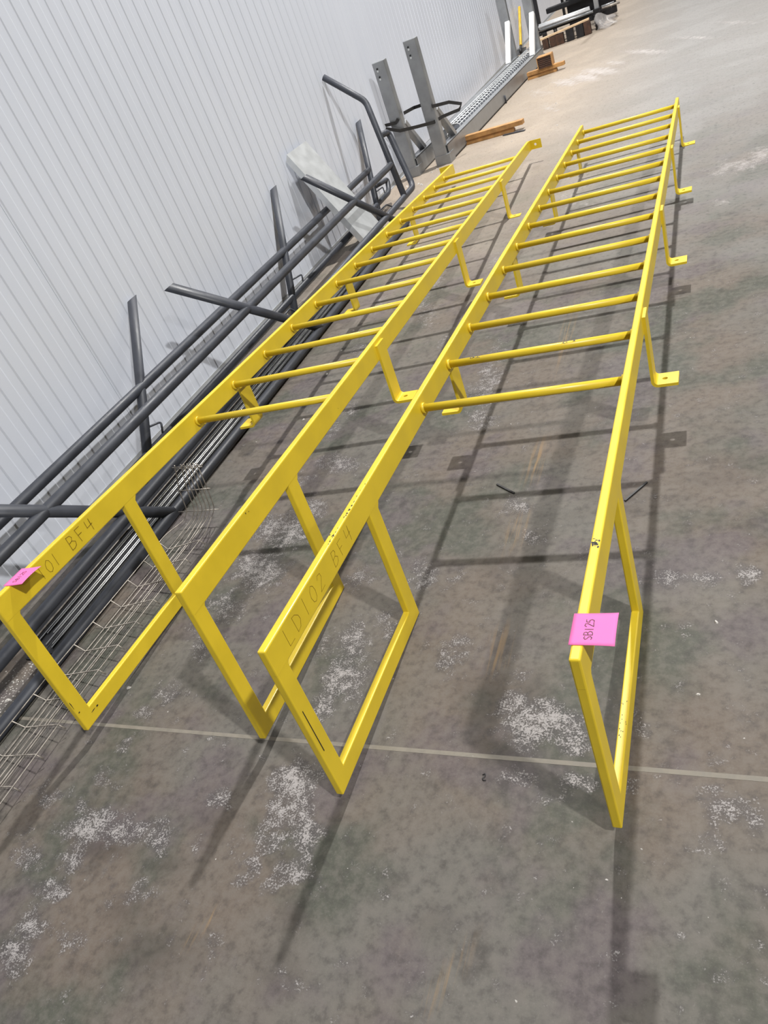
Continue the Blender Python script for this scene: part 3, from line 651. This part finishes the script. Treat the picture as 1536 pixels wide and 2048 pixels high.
for x, wd, h in ((-1.64, .08, .127), (-1.48, .20, .132), (-1.29, .10, .148), (-1.15, .10, .157), (-1.045, .09, .164)):
    o = MB().box(-wd / 2, wd / 2, -.05, .05, 0, h).build('wood_block', 'blackflat' if wd == .10 else 'darkwood', None, bevel=.004); o.location = (x, 11.80, 0)  # dark block colours stand in for the shadow under the plank
    tag(o, 'scrap block on the floor under the pale plank, darkened for its shade', 'block', 'blocks under the plank')
vs = []; n = 9
for j in range(n):
    for i in range(n):
        u = i / (n - 1); v = j / (n - 1)
        vs.append((-.93 + .26 * u + .02 * math.sin(7 * v), 11.90 - .05 * math.sin(5 * u + 2 * v) - .08 * (1 - v), .005 + .20 * v * (1 - .55 * u) + .015 * math.sin(9 * u)))
o = MB().add(vs, [(j * n + i, j * n + i + 1, (j + 1) * n + i + 1, (j + 1) * n + i) for j in range(n - 1) for i in range(n - 1)]).build('plastic_film', 'film', None, True)
tag(o, 'crumpled clear plastic film hanging from the cart clamp', 'plastic film')
o.modifiers.new('thick', 'SOLIDIFY').thickness = .001

# ------------------------------------------------------------------ floor litter
def chip_mesh(n):
    r = random.Random(n); vs = [(math.cos(a) * r.uniform(.6, 1), math.sin(a) * r.uniform(.5, 1), 0) for a in [k * PI / 3 for k in range(6)]]
    vs += [(x * .6, y * .6, r.uniform(.35, .7)) for x, y, z in vs]
    return MB().add(vs, [(5, 4, 3, 2, 1, 0), (6, 7, 8, 9, 10, 11)] + [(k, (k + 1) % 6, (k + 1) % 6 + 6, k + 6) for k in range(6)]).mesh('chip')
chips_me = [chip_mesh(k) for k in range(5)]
spots = [(.30, -.09, .004), (.24, -.115, .002), (.165, -.33, .004), (.162, -.37, .003), (.50, .58, .008), (.46, .36, .006), (-.03, .155, .002), (.36, -.02, .003), (.33, -.12, .002), (-1.16, 1.33, .006), (-1.24, .30, .010), (-1.02, .22, .004), (-.22, 1.62, .005), (-.27, 1.62, .004), (-.95, 2.6, .006), (-1.38, 2.62, .009), (-1.36, 2.35, .012), (-1.2, 1.0, .006), (-1.12, 1.72, .007), (.42, 2.1, .004), (-.4, 5.9, .012), (-.2, 7.2, .014), (-.75, 6.6, .013), (.1, 8.4, .016), (-.9, 7.6, .014), (-.3, 4.9, .008), (-1.15, 6.5, .012), (.55, .25, .003), (.48, -.13, .002), (-.25, -.15, .002), (-.6, -.18, .0025), (.22, .02, .003), (-1.30, 1.9, .008), (-1.25, 3.1, .008), (-1.5, 1.75, .006), (-1.47, 2.1, .007), (.1, 5.2, .008), (-1.75, .22, .012), (-1.80, .30, .009), (-1.83, .12, .008), (-2.0, .62, .012), (-1.86, 5.86, .022), (-1.905, 5.92, .018), (-1.80, 5.66, .015), (-1.86, 6.22, .016), (-2.03, 5.95, .020), (-1.83, 6.30, .014)]
for i, (x, y, s) in enumerate(spots):
    o = link('concrete_chip', chips_me[i % 5], 'chip'); o.location = (x, y, -.0002); o.scale = (s, s * .8, s * .8); o.rotation_euler = (0, 0, i * 1.3)
    tag(o, 'small pale crumb of concrete lying on the floor', 'concrete chip', 'loose crumbs on the floor')
g = MB(); rr = random.Random(3)
for k in range(420):
    x = -1.78 + rr.gauss(0, .045); y = rr.uniform(-.25, .385)
    if x > -1.67: continue
    s = rr.uniform(.0010, .0032)
    g.add([(x - s, y - s, 0), (x + s, y - s * .7, 0), (x + s * .6, y + s, 0), (x - s * .8, y + s * .7, 0), (x, y, s * 1.1)], [(3, 2, 1, 0), (0, 1, 4), (1, 2, 4), (2, 3, 4), (3, 0, 4)])
o = g.build('grit', 'chip'); o['kind'] = 'stuff'; tag(o, 'fine pale grit scattered between the dark floor pipes', 'grit')
tag(MB().beam((-.194, 1.23, .003), (-.12, 1.169, .003), .006, .005).build('black_offcut', 'blackflat'), 'short black strip offcut beside a white floor stain between the ladder rails', 'offcut')
tag(MB().beam((.247, 1.084, .003), (.307, 1.17, .003), .006, .005).build('black_offcut', 'blackflat'), 'short black strip offcut under the right rail of the LD102 ladder', 'offcut')
tag(MB().tube([(.005, .107, .002), (.011, .112, .002), (.012, .104, .002), (.006, .098, .002), (.010, .093, .002), (.016, .095, .002)], .0011, 6, .003).build('wire_curl', 'blackflat', None, True), 'tiny curled scrap of black wire near the floor joint', 'wire scrap')
